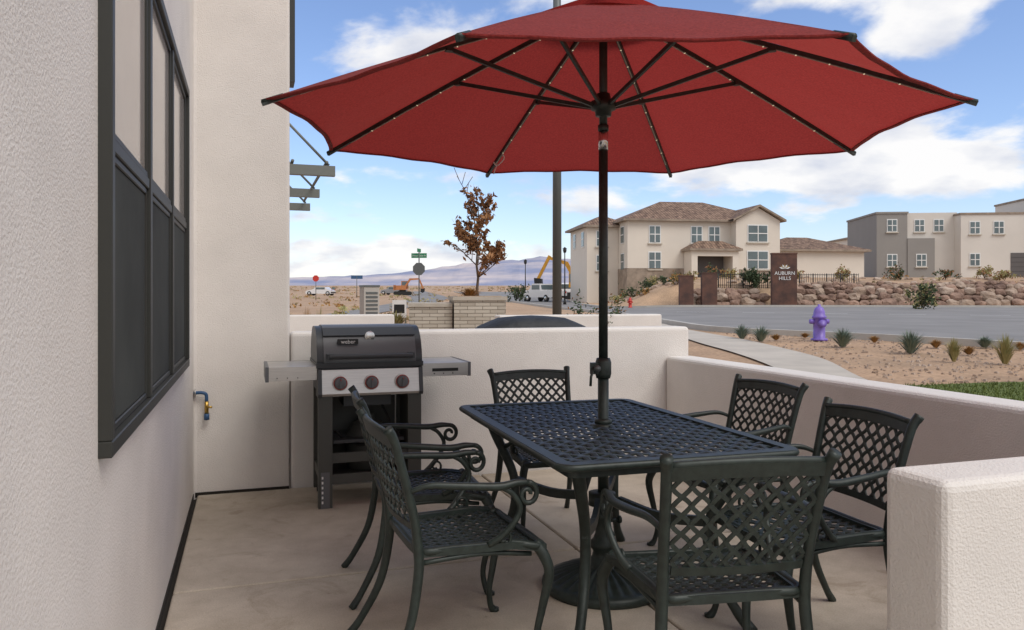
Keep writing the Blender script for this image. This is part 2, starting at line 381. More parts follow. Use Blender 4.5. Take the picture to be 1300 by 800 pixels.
for i in range(3):
    ya=b0+w*i+(.028 if i else 0); yb=b0+w*(i+1)-(.028 if i<2 else 0)
    fr(ya,yb,1.662,1.698,.018)
    for (za,zb,t) in ((z0,1.662,.011),(1.698,z1,.014)):
        fr(ya,ya+.02,za,zb,t); fr(yb-.02,yb,za,zb,t); fr(ya+.02,yb-.02,za,za+.02,t); fr(ya+.02,yb-.02,zb-.02,zb,t)
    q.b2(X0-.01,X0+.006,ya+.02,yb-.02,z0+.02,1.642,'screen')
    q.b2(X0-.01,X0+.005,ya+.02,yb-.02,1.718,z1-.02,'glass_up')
q.obj('triple_window',rz=TH,bevel=.003,seg=1)
q=MB()
for b in (9.8,12.0,13.9):
    q.b2(.267,1.0,b-.05,b+.05,2.75,2.87,'awn')
    q.tube([(.27,b,3.55),(.93,b,2.88)],.016,'awn')
    q.b2(.267,.3,b-.08,b+.08,3.45,3.65,'awn')
q.tube([(.9,9.75,2.91),(.9,13.95,2.91)],.02,'awn'); q.tube([(.5,9.75,2.91),(.5,13.95,2.91)],.02,'awn')
q.obj('steel_awning',rz=TH)
q=MB(); q.b2(.27,3.35,5.53,5.74,-.12,1.05,'stucco_wall'); q.obj('patio_wall',rz=TH,bevel=.028)
q=MB(); q.prism([(1.69,1.56),(3.36,1.56),(3.36,5.527),(3.13,5.527),(3.13,1.77),(1.69,1.77)],-.12,.82,'stucco_wall'); q.obj('patio_wall',rz=TH,bevel=.028)
q=MB(); q.b2(.27,1.75,9.9,10.1,-.12,1.06,'stucco_wall'); q.obj('neighbour_wall',rz=TH,bevel=.02)
q=MB(); q.b2(2.6,4.6,8.2,8.4,-.12,1.08,'stucco_wall'); q.obj('neighbour_wall',rz=TH,bevel=.02)
q=MB(); 
q.tube(catmull([(-.335,5.50,.665),(-.29,5.49,.668),(-.262,5.49,.655),(-.258,5.49,.61)],5),.011,'bluev')
q.tube([(-.258,5.49,.61),(-.258,5.49,.53)],.013,'brass'); q.tube([(-.258,5.49,.53),(-.258,5.49,.49)],.017,'bluev')
q.tube([(-.258,5.475,.575),(-.225,5.46,.575)],.007,'brass'); q.lathe([(.03,0),(.03,.006)],'steel',16,(-.33,5.50,.665),axis='X')
q.obj('gas_stub_pipe',rz=TH)
# ---------------------------------------------------------------- chair
def diag_lattice(q,mp,nrm,Nx,Ny,m,w,h,wob=.0016):
    for sg in (1,-1):
        k=math.floor(-Nx-Ny)
        while k<=Nx+Ny:
            kk=k+.5
            lo=0;hi=Ny
            if sg==1: lo=max(lo,-Nx-kk); hi=min(hi,Nx-kk)
            else: lo=max(lo,kk-Nx); hi=min(hi,kk+Nx)
            if hi-lo>.15:
                N=max(2,int((hi-lo)*6)); pts=[]
                for i in range(N+1):
                    v=lo+(hi-lo)*i/N; u=kk+sg*v
                    off=wob*math.sin(math.pi*(2*v+ (0 if sg==1 else 1)))
                    uu=u+.055*math.sin(2*math.pi*v)*sg
                    uu=max(-Nx,min(Nx,uu))
                    p=Vector(mp(uu/Nx,v/Ny)); pts.append(p+Vector(nrm)*off)
                q.strap(pts,m,nrm,w,h)
            k+=1
def chair_mesh():
    q=MB(); G='metal_green'
    def seat(s,t):
        y=-.22+.46*t; hw=.205+.035*t
        return (s*hw,y,.432-.018*(1-s*s)*(math.sin(math.pi*t))-(.02*max(0,t-.8)/.2 if t>.8 else 0))
    diag_lattice(q,seat,(0,0,1),5,10,G,.0150,.007,.0018)
    ring=[seat(s,0) for s in (-1,-.5,0,.5,1)]+[seat(1,t) for t in (.25,.5,.75)]+[seat(s,1) for s in (1,.5,0,-.5,-1)]+[seat(-1,t) for t in (.75,.5,.25)]
    q.tube(ring,1,G,closed=True,up=(0,0,1),rect=(.036,.026))
    q.tube([Vector(p)+Vector((0,0,.004)) for p in catmull(ring,3,True)],.0145,G,closed=True,n=8)
    def back(s,t):
        z=.525+.275*t+.010*(1-s*s)*t; hw=.198+.022*t
        return (s*hw,-.245-.075*t-.022*(1-s*s),z)
    diag_lattice(q,back,(0,.96,.28),4,5,G,.0135,.007,.002)
    q.tube([back(s/6,0) for s in range(-6,7)],1,G,up=(0,-1,-.28),rect=(.026,.016))
    q.tube([Vector(back(s/8*1.04,1))+Vector((0,-.006,.016)) for s in range(-8,9)],1,G,up=(0,-.96,-.28),rect=(.042,.020))
    q.tube([Vector(back(s/8*1.05,1))+Vector((0,-.010,.037)) for s in range(-8,9)],.0115,G,n=10)
    for sx in (-1,1):
        q.tube(catmull([(sx*.262,-.385,0),(sx*.25,-.34,.06),(sx*.232,-.265,.2),(sx*.221,-.232,.36),(sx*.218,-.232,.45),(sx*.221,-.248,.56),(sx*.228,-.283,.69),(sx*.237,-.322,.815),(sx*.247,-.35,.862)],5),
               [.0165,.0145,.0165,.018,.018,.0165,.016,.0165,.019],G,n=12)
        q.tube(catmull([(sx*.228,.215,.43),(sx*.252,.245,.38),(sx*.262,.258,.32),(sx*.25,.235,.2),(sx*.245,.215,.1),(sx*.255,.225,.03),(sx*.262,.245,0)],5),
               [.022,.021,.019,.015,.0125,.013,.018],G,n=12)
        q.tube([(sx*.262,.247,0),(sx*.262,.247,.012)],.02,G)
        q.tube(catmull([(sx*.229,-.27,.645),(sx*.252,-.2,.667),(sx*.272,-.08,.66),(sx*.280,.05,.65),(sx*.278,.12,.657),(sx*.275,.165,.655)],5),
               [.0085,.011,.0135,.0145,.013,.010],G,n=10)
        sp=[]
        for i in range(26):
            a=math.pi/2-i/25*math.pi*2.5; r=.042*(1-.72*i/25); sp.append((sx*.275,.165+r*math.cos(a),.613+r*math.sin(a)))
        q.tube(sp,[.0105,.008],G,n=8)
        q.tube(catmull([(sx*.232,.03,.44),(sx*.254,.07,.47),(sx*.27,.115,.52),(sx*.277,.135,.57),(sx*.278,.105,.62),(sx*.278,.06,.648)],5),[.013,.0105,.010],G,n=8)
        sp=[]
        for i in range(20):
            a=-math.pi*.3+i/19*math.pi*2.0; r=.030*(1-.65*i/19); sp.append((sx*(.242),.085+r*math.cos(a),.462+r*math.sin(a)))
        q.tube(sp,.006,G,n=6)
        q.tube(catmull([(sx*.215,-.22,.40),(sx*.228,0,.412),(sx*.228,.2,.39)],5),.009,G)
    q.v=[(x,y*.94,z) for x,y,z in q.v]
    return q
cm=chair_mesh(); c0=cm.obj('patio_chair',bevel=0)
def put(o,a,b,rot):
    x,y=B(a,b); o.location=(x,y,0); o.rotation_euler=(0,0,TH+math.radians(rot))
spots=[(.745,2.83,-90+3),(.78,3.55,-90-3),(1.60,4.10,180+2),(2.24,3.42,90+5),(1.99,2.50,90-2),(1.36,2.16,-9)]
for i,(a,b,r) in enumerate(spots):
    o=c0 if i==0 else c0.copy()
    if i: o.name='patio_chair'; scene.collection.objects.link(o)
    put(o,a,b,r)
# ---------------------------------------------------------------- table
TC=(.40,3.50); TR=math.radians(17)
q=MB(); G='metal_green'; hx,hy=.475,.76; zt=.725
def rrect(hx,hy,r,z,k=6):
    o=[]
    for cx,cy,a0 in ((hx-r,hy-r,0),(-hx+r,hy-r,90),(-hx+r,-hy+r,180),(hx-r,-hy+r,270)):
        for i in range(k+1):
            a=math.radians(a0+90*i/k); o.append((cx+r*math.cos(a),cy+r*math.sin(a),z))
    return o
q.tube(rrect(hx-.02,hy-.02,.04,zt-.006),1,G,closed=True,up=(0,0,1),rect=(.045,.022))
q.tube(rrect(hx-.004,hy-.004,.05,zt-.008),.0135,G,closed=True,n=10)
q.tube(rrect(hx-.05,hy-.05,.03,zt-.032),1,G,closed=True,up=(0,0,1),rect=(.012,.04))
nxb,nyb=17,27; ix,iy=hx-.035,hy-.035
px=2*ix/nxb; py=2*iy/nyb
for i in range(1,nxb):
    x=-ix+px*i; pts=[]
    for j in range(4*nyb+1):
        y=-iy+py*j/4; ph=math.pi*(j/4)+ (math.pi if i%2 else 0)
        pts.append((x,y,zt-.004+.0036*math.cos(ph)))
    q.strap(pts,G,(0,0,1),.025,.006)
for j in range(1,nyb):
    y=-iy+py*j; pts=[]
    for i in range(4*nxb+1):
        x=-ix+px*i/4; ph=math.pi*(i/4)+(0 if j%2 else math.pi)
        pts.append((x,y,zt-.0042-.0036*math.cos(ph)))
    q.strap(pts,G,(0,0,1),.025,.006)
q.lathe([(.026,zt-.03),(.045,zt-.03),(.045,zt+.004),(.026,zt+.004)],G,24)
for sx in (-1,1):
    for sy in (-1,1):
        q.tube(catmull([(sx*.36,sy*.60,zt-.02),(sx*.33,sy*.56,.60),(sx*.27,sy*.46,.42),(sx*.27,sy*.46,.25),(sx*.32,sy*.54,.09),(sx*.37,sy*.60,0)],5),[.028,.024,.021,.021,.019,.024],G,n=10)
        q.tube(catmull([(sx*.275,sy*.47,.40),(sx*.15,sy*.26,.375),(sx*.05,sy*.07,.40)],5),1,G,up=(0,0,1),rect=(.022,.04))
        q.tube(catmull([(sx*.30,sy*.51,.55),(sx*.18,sy*.35,.66),(sx*.10,sy*.25,.70)],5),.011,G)
q.b2(-.44,.44,-.28,-.25,zt-.045,zt-.015,G); q.b2(-.44,.44,.25,.28,zt-.045,zt-.015,G)
q.lathe([(.030,.37),(.06,.37),(.06,.425),(.030,.425)],G,24)
q.obj('patio_table',loc=(TC[0],TC[1],0),rz=TR)
q=MB()
def md(r,z,a): return .005*math.cos(28*a) if .08<r<.235 else 0
q.lathe([(.0,0),(.268,0),(.275,.012),(.272,.032),(.258,.042),(.245,.044),(.232,.05),(.20,.064),(.15,.082),(.10,.096),(.078,.104),(.07,.12),(.05,.135),(.045,.16),(.058,.18),(.06,.20),(.045,.215),(.036,.24),(.034,.30),(.042,.31),(.042,.33),(.032,.34),(.03,.36),(.0,.36)],G,168,mod=md)
q.tube([(.03,0,.29),(.075,0,.29)],.008,G); q.lathe([(.018,0),(.018,.012)],G,12,(.075,0,.29),axis='X')
q.obj('umbrella_base',loc=(.408,3.52,0),rz=.4)
# ---------------------------------------------------------------- umbrella
UC=Vector((.408,3.52,0)); R=1.425; ZA=2.61; ZR=2.048
par=bpy.data.objects.new('patio_umbrella',None); scene.collection.objects.link(par); par.location=UC; 
def rz_(t): return ZA-(ZA-ZR)*(.90*t+.10*t*t)
ang=[math.radians(22.5+45*i) for i in range(8)]
def cor(i): a=ang[i%8]; return Vector((R*math.cos(a)*1.015,R*math.sin(a)*.965,0))
q=MB(); NR,NS=18,16
for i in range(8):
    A,Bc=cor(i),cor(i+1); vs=[]
    for j in range(NR+1):
        t=.03+.97*j/NR
        for k in range(NS+1):
            s=k/NS; bow=4*s*(1-s)
            p=A.lerp(Bc,s)*t; p*= (1-.045*bow*t*t)
            z=rz_(t)-.016*bow*t +.02*bow*t*t*t+.003*math.sin(s*19+i*1.7+t*3)*t*t*bow+.004*math.exp(-((min(s,1-s)-.08)/.05)**2)*math.sin(t*30+i)*t
            vs.append((p.x,p.y,z))
    q.add(vs,[(j*(NS+1)+k,j*(NS+1)+k+1,(j+1)*(NS+1)+k+1,(j+1)*(NS+1)+k) for j in range(NR) for k in range(NS)],'fabric',True)
    q.tube([Vector(vs[NR*(NS+1)+k])+Vector((0,0,-.004)) for k in range(NS+1)],1,'fabric',up=(0,0,1),rect=(.022,.005))
q.obj('canopy',parent=par,fixn=False)
q=MB(); vs=[]
for i in range(8):
    A,Bc=cor(i),cor(i+1); vs=[]
    for j in range(5):
        t=.02+.2*j/4
        for k in range(5):
            s=k/4; p=A.lerp(Bc,s)*t; vs.append((p.x,p.y,rz_(t)+.045-.02*j/4))
    q.add(vs,[(j*5+k,j*5+k+1,(j+1)*5+k+1,(j+1)*5+k) for j in range(4) for k in range(4)],'fabric',True)
q.lathe([(.0,ZA+.04),(.03,ZA+.04),(.03,ZA+.06),(.018,ZA+.075),(.024,ZA+.10),(.0,ZA+.13)],'metal_green',16)
q.obj('vent_cap',parent=par,fixn=False)
q=MB()
for i in range(8):
    c=cor(i); pts=[]
    for j in range(11):
        t=.03+.985*j/10; pts.append((c.x*t,c.y*t,rz_(t)-.012))
    q.tube(pts,1,'metal_green',up=(0,0,1),rect=(.016,.018))
    q.tube([Vector(p)+Vector((0,0,-.0115)) for p in pts[:-1]],1,'strip' ,up=(0,0,1),rect=(.006,.003))
    for j in range(1,9):
        t=.12+.8*j/9; p=Vector((c.x*t,c.y*t,rz_(t)-.0245)); q.box(p,(.007,.007,.003),'led')
    q.tube([(c.x*.96,c.y*.96,rz_(.96)-.008),(c.x*1.015,c.y*1.015,rz_(1.015)-.006)],.010,'metal_green')
    e=Vector((c.x*.5,c.y*.5,rz_(.5)-.024)); hb=Vector((c.x/R*.05,c.y/R*.05,2.145))
    q.tube([hb,e],1,'metal_green',up=(0,0,1),rect=(.013,.017)); q.box(e,(.03,.03,.022),'metal_green',rz=ang[i])
q.lathe([(.019,2.10),(.035,2.10),(.038,2.125),(.056,2.13),(.056,2.165),(.036,2.17),(.03,2.2),(.019,2.2)],'metal_green',20)
q.lathe([(.015,2.56),(.05,2.565),(.05,2.59),(.015,2.6)],'metal_green',20)
c=cor(2); e=Vector((c.x*.84,c.y*.84,rz_(.84)-.02)); q.tube(catmull([e,e+Vector((.01,0,-.03)),e+Vector((-.03,.0,-.07)),e+Vector((-.05,0,-.05))],4),.004,'white',n=5); q.tube([e+Vector((-.03,0,-.06)),e+Vector((-.05,.0,-.12))],.003,'white',n=5)
q.obj('ribs',parent=par)
q=MB()
q.tube([(0,0,2.03),(0,0,2.60)],.0185,'metal_green',n=16); q.tube([(0,0,1.95),(0,0,2.035)],.0215,'chrome',n=16)
q.tube([(0,0,2.035),(0,0,2.06)],.024,'metal_green',n=16)
q.tube([(0,0,1.0),(0,0,1.955)],.0205,'metal_green',n=16); q.tube([(0,0,.30),(0,0,1.0)],.0245,'metal_green',n=16)
q.lathe([(.02,.93),(.031,.93),(.036,.95),(.036,1.0),(.03,1.02),(.02,1.02)],'metal_green',20)
q.box((-.04,-.01,.975),(.04,.035,.05),'metal_green'); q.lathe([(.016,0),(.016,.015)],'galv',16,(-.03,-.040,.975),axis='Y')
q.tube([(-.045,-.03,.98),(-.06,-.05,.94),(-.062,-.05,.90)],.006,'metal_green')
q.lathe([(.0,.727),(.04,.727),(.038,.745),(.026,.752)],'metal_green',20)
q.obj('pole',parent=par)
# ---------------------------------------------------------------- grill
q=MB()
pr=[(.0,.855),(-.012,.90),(.0,.965),(.035,1.035),(.09,1.085),(.16,1.11),(.30,1.11),(.38,1.09),(.45,1.03),(.49,.95),(.49,.855)]
sm=catmull([(p[0],p[1],0) for p in pr],3); prs=[(p.x,p.y) for p in sm]
q.prof(prs,-.285,.285,'lid',True)
pe=[((y-.25)*.985+.25,(z-.855)*.97+.855) for y,z in prs]
q.prof(pe,-.325,-.286,'lid_dark',True); q.prof(pe,.286,.325,'lid_dark',True)
q.prof([(y*1.0-.004 if y<.2 else y,z) for y,z in [(-.016,.855),(-.018,.885),(.5,.885),(.5,.855)]],-.33,.33,'lid_dark')
q.tube([(-.255,-.055,.925),(.255,-.055,.925)],.0155,'lid_dark',n=12)
for x in (-.25,.25): q.b2(x-.018,x+.018,-.06,.0,.908,.942,'lid_dark')
q.prof([(.032,1.052),(.09,1.098),(.094,1.093),(.036,1.045)],-.285,.285,'lid_dark')
q.b2(-.20,-.075,-.001,.02,1.0,1.03,'black')
q.lathe([(.0,0),(.031,0),(.031,.01),(.0,.01)],'chrome',24,(.0,.028,1.045),axis='Y')
q.b2(-.31,.31,.02,.48,.70,.855,'lid_dark')
q.prof([(-.03,.845),(-.055,.70),(-.045,.685),(.05,.685),(.05,.845)],-.30,.30,'steel')
for x in (-.31,.31): q.prof([(-.035,.85),(-.06,.70),(-.05,.68),(.1,.68),(.1,.85)],x-.012,x+.012,'lid_dark')
for x in (-.19,0,.19):
    q.lathe([(.0,-.008),(.046,-.008),(.046,.004),(.0,.004)],'steel',28,(x,-.05,.765),axis='Y')
    q.lathe([(.0,-.034),(.032,-.034),(.036,-.010),(.0,-.008)],'lid',24,(x,-.05,.765),axis='Y')
    q.box((x,-.087,.765),(.012,.012,.055),'lid')
    q.box((x,-.095,.787),(.005,.004,.012),'red')
    q.lathe([(.040,-.0095),(.042,-.0095),(.042,-.006),(.040,-.006)],'red',24,(x,-.05,.765),axis='Y')
for sx in (-1,1):
    xa,xb=(.325,.625) if sx>0 else (-.605,-.325)
    q.b2(xa,xb,.02,.44,.845,.868,'steel'); q.b2(xa,xb,-.012,.02,.785,.868,'steel'); q.b2(xa,xb,.44,.46,.80,.868,'cart')
    e0=(.625,.645) if sx>0 else (-.625,-.605)
    q.b2(e0[0],e0[1],-.012,.46,.78,.87,'lid')
    for k in range(3): q.b2(*( (.40+k*.06,.404+k*.06) if sx>0 else (-.56+k*.06,-.556+k*.06)),-.03,-.012,.80,.806,'black')
q.b2(.39,.56,-.0145,-.012,.815,.835,'black')
for x in (-.275,.275):
    q.b2(x-.042,x+.042,-.02,.04,0.0,.685,'cart'); q.b2(x-.035,x+.035,.42,.47,0.03,.70,'cart')
    q.b2(x-.03,x+.03,.04,.42,.15,.21,'cart'); q.b2(x-.012,x+.012,.04,.42,.21,.68,'cart')
    q.lathe([(.0,-.015),(.03,-.015),(.03,.015),(.0,.015)],'black',16,(x,.44,.03),axis='X')
q.b2(-.232,.232,.0,.03,.14,.20,'cart'); q.b2(-.24,.24,.03,.44,.165,.178,'cart'); q.b2(-.232,.232,.44,.455,.20,.62,'cart')
q.b2(-.232,.232,.0,.025,.27,.33,'cart')
q.b2(-.22,.22,.05,.42,.38,.40,'lid_dark'); q.b2(-.15,.15,.12,.36,.60,.69,'lid_dark')
q.tube(catmull([(.1,.2,.6),(.14,.1,.45),(.0,.1,.36),(-.12,.15,.37),(-.2,.1,.45)],6),.009,'black')
q.lathe([(.0,.18),(.13,.18),(.145,.22),(.145,.40),(.10,.47),(.05,.49),(.05,.53),(.0,.53)],'cart',24,(.02,.26,0))
q.b2(-.302,-.25,-.0225,-.0205,.0,.22,'lid')
for k in range(6): q.b2(-.298,-.288,-.024,-.0228,.03+.03*k,.046+.03*k,'white')
x,y=B(.72,4.93); gr=q.obj('gas_grill',loc=(x,y,0),rz=TH,bevel=.004,seg=2)
def text(body,size,loc,rot,m,parent,name='lettering'):
    cu=bpy.data.curves.new(name,'FONT'); cu.body=body; cu.size=size; cu.extrude=.001; cu.align_x='CENTER'; cu.align_y='CENTER'
    cu.materials.append(M[m]); o=bpy.data.objects.new(name,cu); scene.collection.objects.link(o); o.parent=parent; o.location=loc; o.rotation_euler=rot; return o
text('weber',.034,(-.137,-.004,1.013),(math.radians(90),0,0),'white',gr)
q=MB()
def sq(w,d,z,k=24,p=3.5):
    o=[]
    for i in range(k):
        a=2*math.pi*i/k; ca,sa=math.cos(a),math.sin(a)
        r=(abs(ca)**p+abs(sa)**p)**(-1/p); o.append((w*r*ca,d*r*sa,z))
    return o
rows=[sq(.56,.33,.0),sq(.55,.32,.5),sq(.54,.31,.84),sq(.52,.30,.98),sq(.46,.29,1.03),sq(.35,.27,1.075),sq(.28,.2,1.105),sq(.12,.1,1.12),sq(.01,.01,1.125)]
vs=[p for r in rows for p in r]; q.add(vs,[(j*24+i,j*24+(i+1)%24,(j+1)*24+(i+1)%24,(j+1)*24+i) for j in range(len(rows)-1) for i in range(24)],'cover',True)
q.obj('covered_grill',loc=(.17,6.9,0),rz=TH)
# ---------------------------------------------------------------- street lamp etc
q=MB(); q.tube([(0,0,-.1),(0,0,8.6)],[.085,.065],'galv',n=20); q.lathe([(.0,0),(.17,0),(.17,.12),(.1,.2),(.08,.22)],'galv',24)
q.tube(catmull([(0,0,8.3),(.5,.1,8.7),(1.3,.2,8.8)],5),.04,'galv'); q.box((1.6,.23,8.8),(.7,.25,.1),'galv',rz=.12)
q.obj('street_lamp',loc=(.80,14,gz(.8,14)))
def smalllamp(x,y,h):
    q=MB(); q.tube([(0,0,0),(0,0,h)],[.07,.045],'black'); q.lathe([(0,0),(.15,0),(.12,.3),(.08,.4)],'black',12)
    q.lathe([(.05,h),(.12,h+.02),(.18,h+.3),(.1,h+.35),(.22,h+.36),(.04,h+.5),(0,h+.55)],'black',12)
    q.obj('lantern_lamp',loc=(x,y,gz(x,y)))
smalllamp(.067*70,70,4.6); smalllamp(.017*85,85,4.0); smalllamp(.108*78,78,4.6)
q=MB(); q.tube([(0,0,0),(0,0,3.6)],.035,'galv')
oc=[(.38*math.cos(math.radians(22.5+45*i)),.38*math.sin(math.radians(22.5+45*i))) for i in range(8)]
q.add([(a,-.04,2.62+b) for a,b in oc]+[(a,-.045,2.62+b) for a,b in oc],[tuple(range(8)),tuple(range(15,7,-1))]+[(i,(i+1)%8,8+(i+1)%8,8+i) for i in range(8)],'galv')
q.b2(-.45,.45,-.015,.015,3.25,3.52,'signgreen'); q.box((0,0,3.68),(.03,.7,.2),'signgreen')
st=q.obj('stop_sign',loc=(-.118*45,45,gz(-5.3,45)-.1),rz=-.15)
text('Desert Color St',.12,(0,-.02,3.38),(math.radians(90),0,0),'white',st)
q=MB(); q.tube([(0,0,0),(0,0,2.5)],.04,'galv')
q.add([(a,-.04,2.5+b) for a,b in oc]+[(a,-.045,2.5+b) for a,b in oc],[tuple(range(8)),tuple(range(15,7,-1))]+[(i,(i+1)%8,8+(i+1)%8,8+i) for i in range(8)],'redpaint')
q.obj('stop_sign',loc=(-.249*90,90,gz(-22,90)))
q=MB(); q.tube([(0,0,0),(0,0,3)],.05,'galv'); q.b2(-.8,.8,-.03,.03,2.6,3.1,'bluev'); q.obj('street_sign',loc=(-.197*110,110,gz(-21,110)))
q=MB(); q.b2(-.22,.22,-.2,.2,0,1.38,'kerb'); 
for k in range(9): q.b2(-.17,.17,-.212,-.202,.3+.11*k,.36+.11*k,'galv')
q.b2(-.235,.235,-.215,.215,1.38,1.43,'galv'); q.obj('utility_cabinet',loc=(-.181*22,22,gz(-4,22)),rz=.5)
q=MB(); q.b2(-.16,.16,-.01,.01,.45,.85,'white'); q.b2(-.12,.12,-.014,-.011,.55,.75,'black'); q.b2(-.15,-.13,-.008,.008,0,.45,'galv'); q.b2(.13,.15,-.008,.008,0,.45,'galv'); q.obj('yard_sign',loc=(-.143*18,18,gz(-2.6,18)+.25))
q=MB()
q.b2(-.62,-.02,-.4,1.0,0,1.14,'stone'); q.b2(-.64,-.02,-.42,1.02,1.14,1.19,'stone_cap')
q.b2(0,.72,-.5,1.2,0,1.23,'stone'); q.b2(-.02,.74,-.52,1.22,1.23,1.285,'stone_cap'); q.b2(.05,.67,-.4,1.1,1.23,1.292,'desert')
q.obj('stone_planter',loc=(-.86,11.4,0),rz=.12)
# ---------------------------------------------------------------- vegetation
def leafquad(q,p,s,m):
    a=Vector((random.gauss(0,1),random.gauss(0,1),random.gauss(0,1))).normalized(); h=Vector((random.gauss(0,1),random.gauss(0,1),random.gauss(0,1)))
    b=a.cross(h).normalized(); p=Vector(p)
    q.add([p-a*s,p-b*s*.45,p+a*s,p+b*s*.45],[(0,1,2,3)],m)
def tree(name,loc,h,spread,leafm,nleaf,ls,seed,trunk=.03,bare=.2,start=.3,lead=None):
    random.seed(seed); q=MB(); tips=[]
    def br(p,d,l,r,dep):
        pts=[p]; 
        for i in range(4):
            d=(d+Vector((random.gauss(0,.12),random.gauss(0,.12),random.gauss(.05,.08)))).normalized(); p=p+d*l/4; pts.append(p)
            if dep>0: tips.append((p,dep))
        q.tube(pts,[r,r*.55],'bark',n=6)
        if dep<3:
            for k in range(4 if dep==0 else 3):
                t=random.uniform(.35,1); pp=pts[min(4,int(t*4))]
                a=random.uniform(0,6.28); dd=(d*.75+Vector((math.cos(a)*spread,math.sin(a)*spread,.25))).normalized()
                br(pp,dd,l*random.uniform(.45,.65),r*.5,dep+1)
    P=Vector((0,0,0)); pts=[P]; N=8
    for i in range(N): P=P+Vector((random.gauss(0,.012)*h,random.gauss(0,.012)*h,h/N)); pts.append(P)
    q.tube(pts,[trunk,trunk*.25],'bark',n=8)
    for i in range(2,N+1):
        if i/N<start: continue
        for k in range(3):
            a=random.uniform(0,6.28); dd=Vector((math.cos(a)*spread*1.3,math.sin(a)*spread*1.3,.8)).normalized()
            br(pts[i],dd,h*.28*(1.25-i/N*.6),trunk*.4,1)
    if lead:
        lp=catmull([pts[-3],pts[-1]+Vector((lead*.6,0,.10*h)),pts[-1]+Vector((lead*1.1,0,.30*h))],4); q.tube(lp,[trunk*.45,trunk*.15],'bark',n=5)
        for k in range(7):
            p=lp[2+k%6]; q.tube([p,p+Vector((random.uniform(-.16,.16),0,.2))],.0045,'bark',n=4)
    for i in range(nleaf):
        p,dp=random.choice(tips)
        if random.random()<(p.z/h-.45)*bare*2.0: continue
        leafquad(q,p+Vector((random.gauss(0,.03),random.gauss(0,.03),random.gauss(0,.03)))*h/2.5,ls*random.uniform(.6,1.3),leafm)
    return q.obj(name,loc=loc,fixn=False)
tree('sapling_tree',(-.52,12.2,1.2),1.5,.70,'leaf_b',3000,.045,11,.024,.55,.10,lead=-.30)
tree('street_tree',(6.05,8.0,gz(6.05,8)),4.3,.66,'leaf_dry',3600,.10,5,.06,0,.45)
def tuft(name,loc,nb,h,r,m,w=.02,seed=0,stiff=.6):
    random.seed(seed); q=MB()
    for i in range(nb):
        a=random.uniform(0,6.28); o=Vector((math.cos(a),math.sin(a),0)); e=random.uniform(.1,1)*r; hh=h*random.uniform(.6,1)*(1-.35*e/r)
        sd=Vector((-o.y,o.x,0))*w; b=o*r*.12*random.random(); md_=b+o*e*.45+Vector((0,0,hh*.7)); tp=b+o*e+Vector((0,0,hh))
        q.add([b-sd,b+sd,md_+sd*.8,tp,md_-sd*.8],[(0,1,2,4),(4,2,3)],m)
    return q.obj(name,loc=loc,fixn=False)
def at(u,Y): return (u*Y,Y,gz(u*Y,Y))
for i,(px_,Y,h,r,m) in enumerate([(942,19.5,.42,.40,'agave'),(966,18.6,.45,.40,'agave'),(1070,17.2,.5,.45,'agave'),(1156,15.8,.55,.48,'agave'),(1211,14.2,.5,.22,'strawg'),(1276,13.8,.62,.3,'strawg'),(1188,17,.22,.22,'orangeb'),(1110,18.3,.2,.2,'orangeb'),(985,19,.18,.2,'orangeb'),(1230,15.5,.2,.22,'orangeb'),(1250,17,.3,.3,'agave'),(1022,20,.15,.2,'orangeb'),(1295,16.5,.2,.2,'orangeb')]):
    tuft('agave_plant' if m=='agave' else 'ornamental_grass',at((px_-650)/1000,Y),190 if m=='agave' else 220,h,r,m,.011 if m=='agave' else .008,i)
tuft('agave_plant',(-.147*11,11,.84),110,.28,.30,'strawg',.012,91)
for i,(x,y,h) in enumerate(((-1.9,11.6,1.02),(-3.55,14.5,1.25),(-3.85,14.8,1.2),(-4.0,14.2,1.15),(-.62,11.6,1.45))):
    tuft('ornamental_grass',(x,y,0 if i!=4 else 1.25),200,h if i!=4 else .2,.25,'strawg' if i%2 else 'orangeb',.010,70+i)
def shrub(name,loc,r,h,m,n,ls,seed,m2=None):
    random.seed(seed); q=MB()
    for i in range(7):
        a=random.uniform(0,6.28); q.tube([(0,0,0),(math.cos(a)*r*.6,math.sin(a)*r*.6,h*.8)],[.015,.005],'bark',n=5)
    cl=[(random.gauss(0,.5)*r,random.gauss(0,.5)*r,random.uniform(.2,.9)*h) for i in range(14)]
    for i in range(n):
        c=random.choice(cl); p=Vector(c)+Vector((random.gauss(0,.17)*r,random.gauss(0,.17)*r,random.gauss(0,.13)*h)); p.z=max(.01,p.z)
        leafquad(q,p,ls*random.uniform(.6,1.3),m2 if (m2 and random.random()<.3) else m)
    return q.obj(name,loc=loc,fixn=False)
shrub('shrub',(1.10,9.3,0),.27,1.22,'leaf_g',2600,.026,3,'leaf_b')
shrub('evergreen_shrub',at(.522,50),.7,1.5,'leaf_g',900,.12,5,'strawg')
shrub('shrub',at(.305,60.5),.9,1.6,'leaf_g',700,.15,6); shrub('shrub',at(.01,80),1.0,1.8,'leaf_g',500,.15,7)
for i,u in enumerate((.225,.25,.275,.42,.55,.60,.625,.485,.36)):
    shrub('shrub',at(u,66+i%3*2),.7,.8+.4*(i%2),'leaf_g' if i%3==1 else 'strawg',300,.13,20+i,'leaf_b')
for i,(u,Y) in enumerate(((.135,64),(.15,67),(.165,62),(.18,70),(.195,65),(.21,61.5),(.142,71),(.172,66))):
    shrub('shrub',at(u,Y),.55,.6+.3*(i%2),('strawg','leaf_g','orangeb')[i%3],260,.11,50+i,'leaf_g')
q=MB(); random.seed(4)
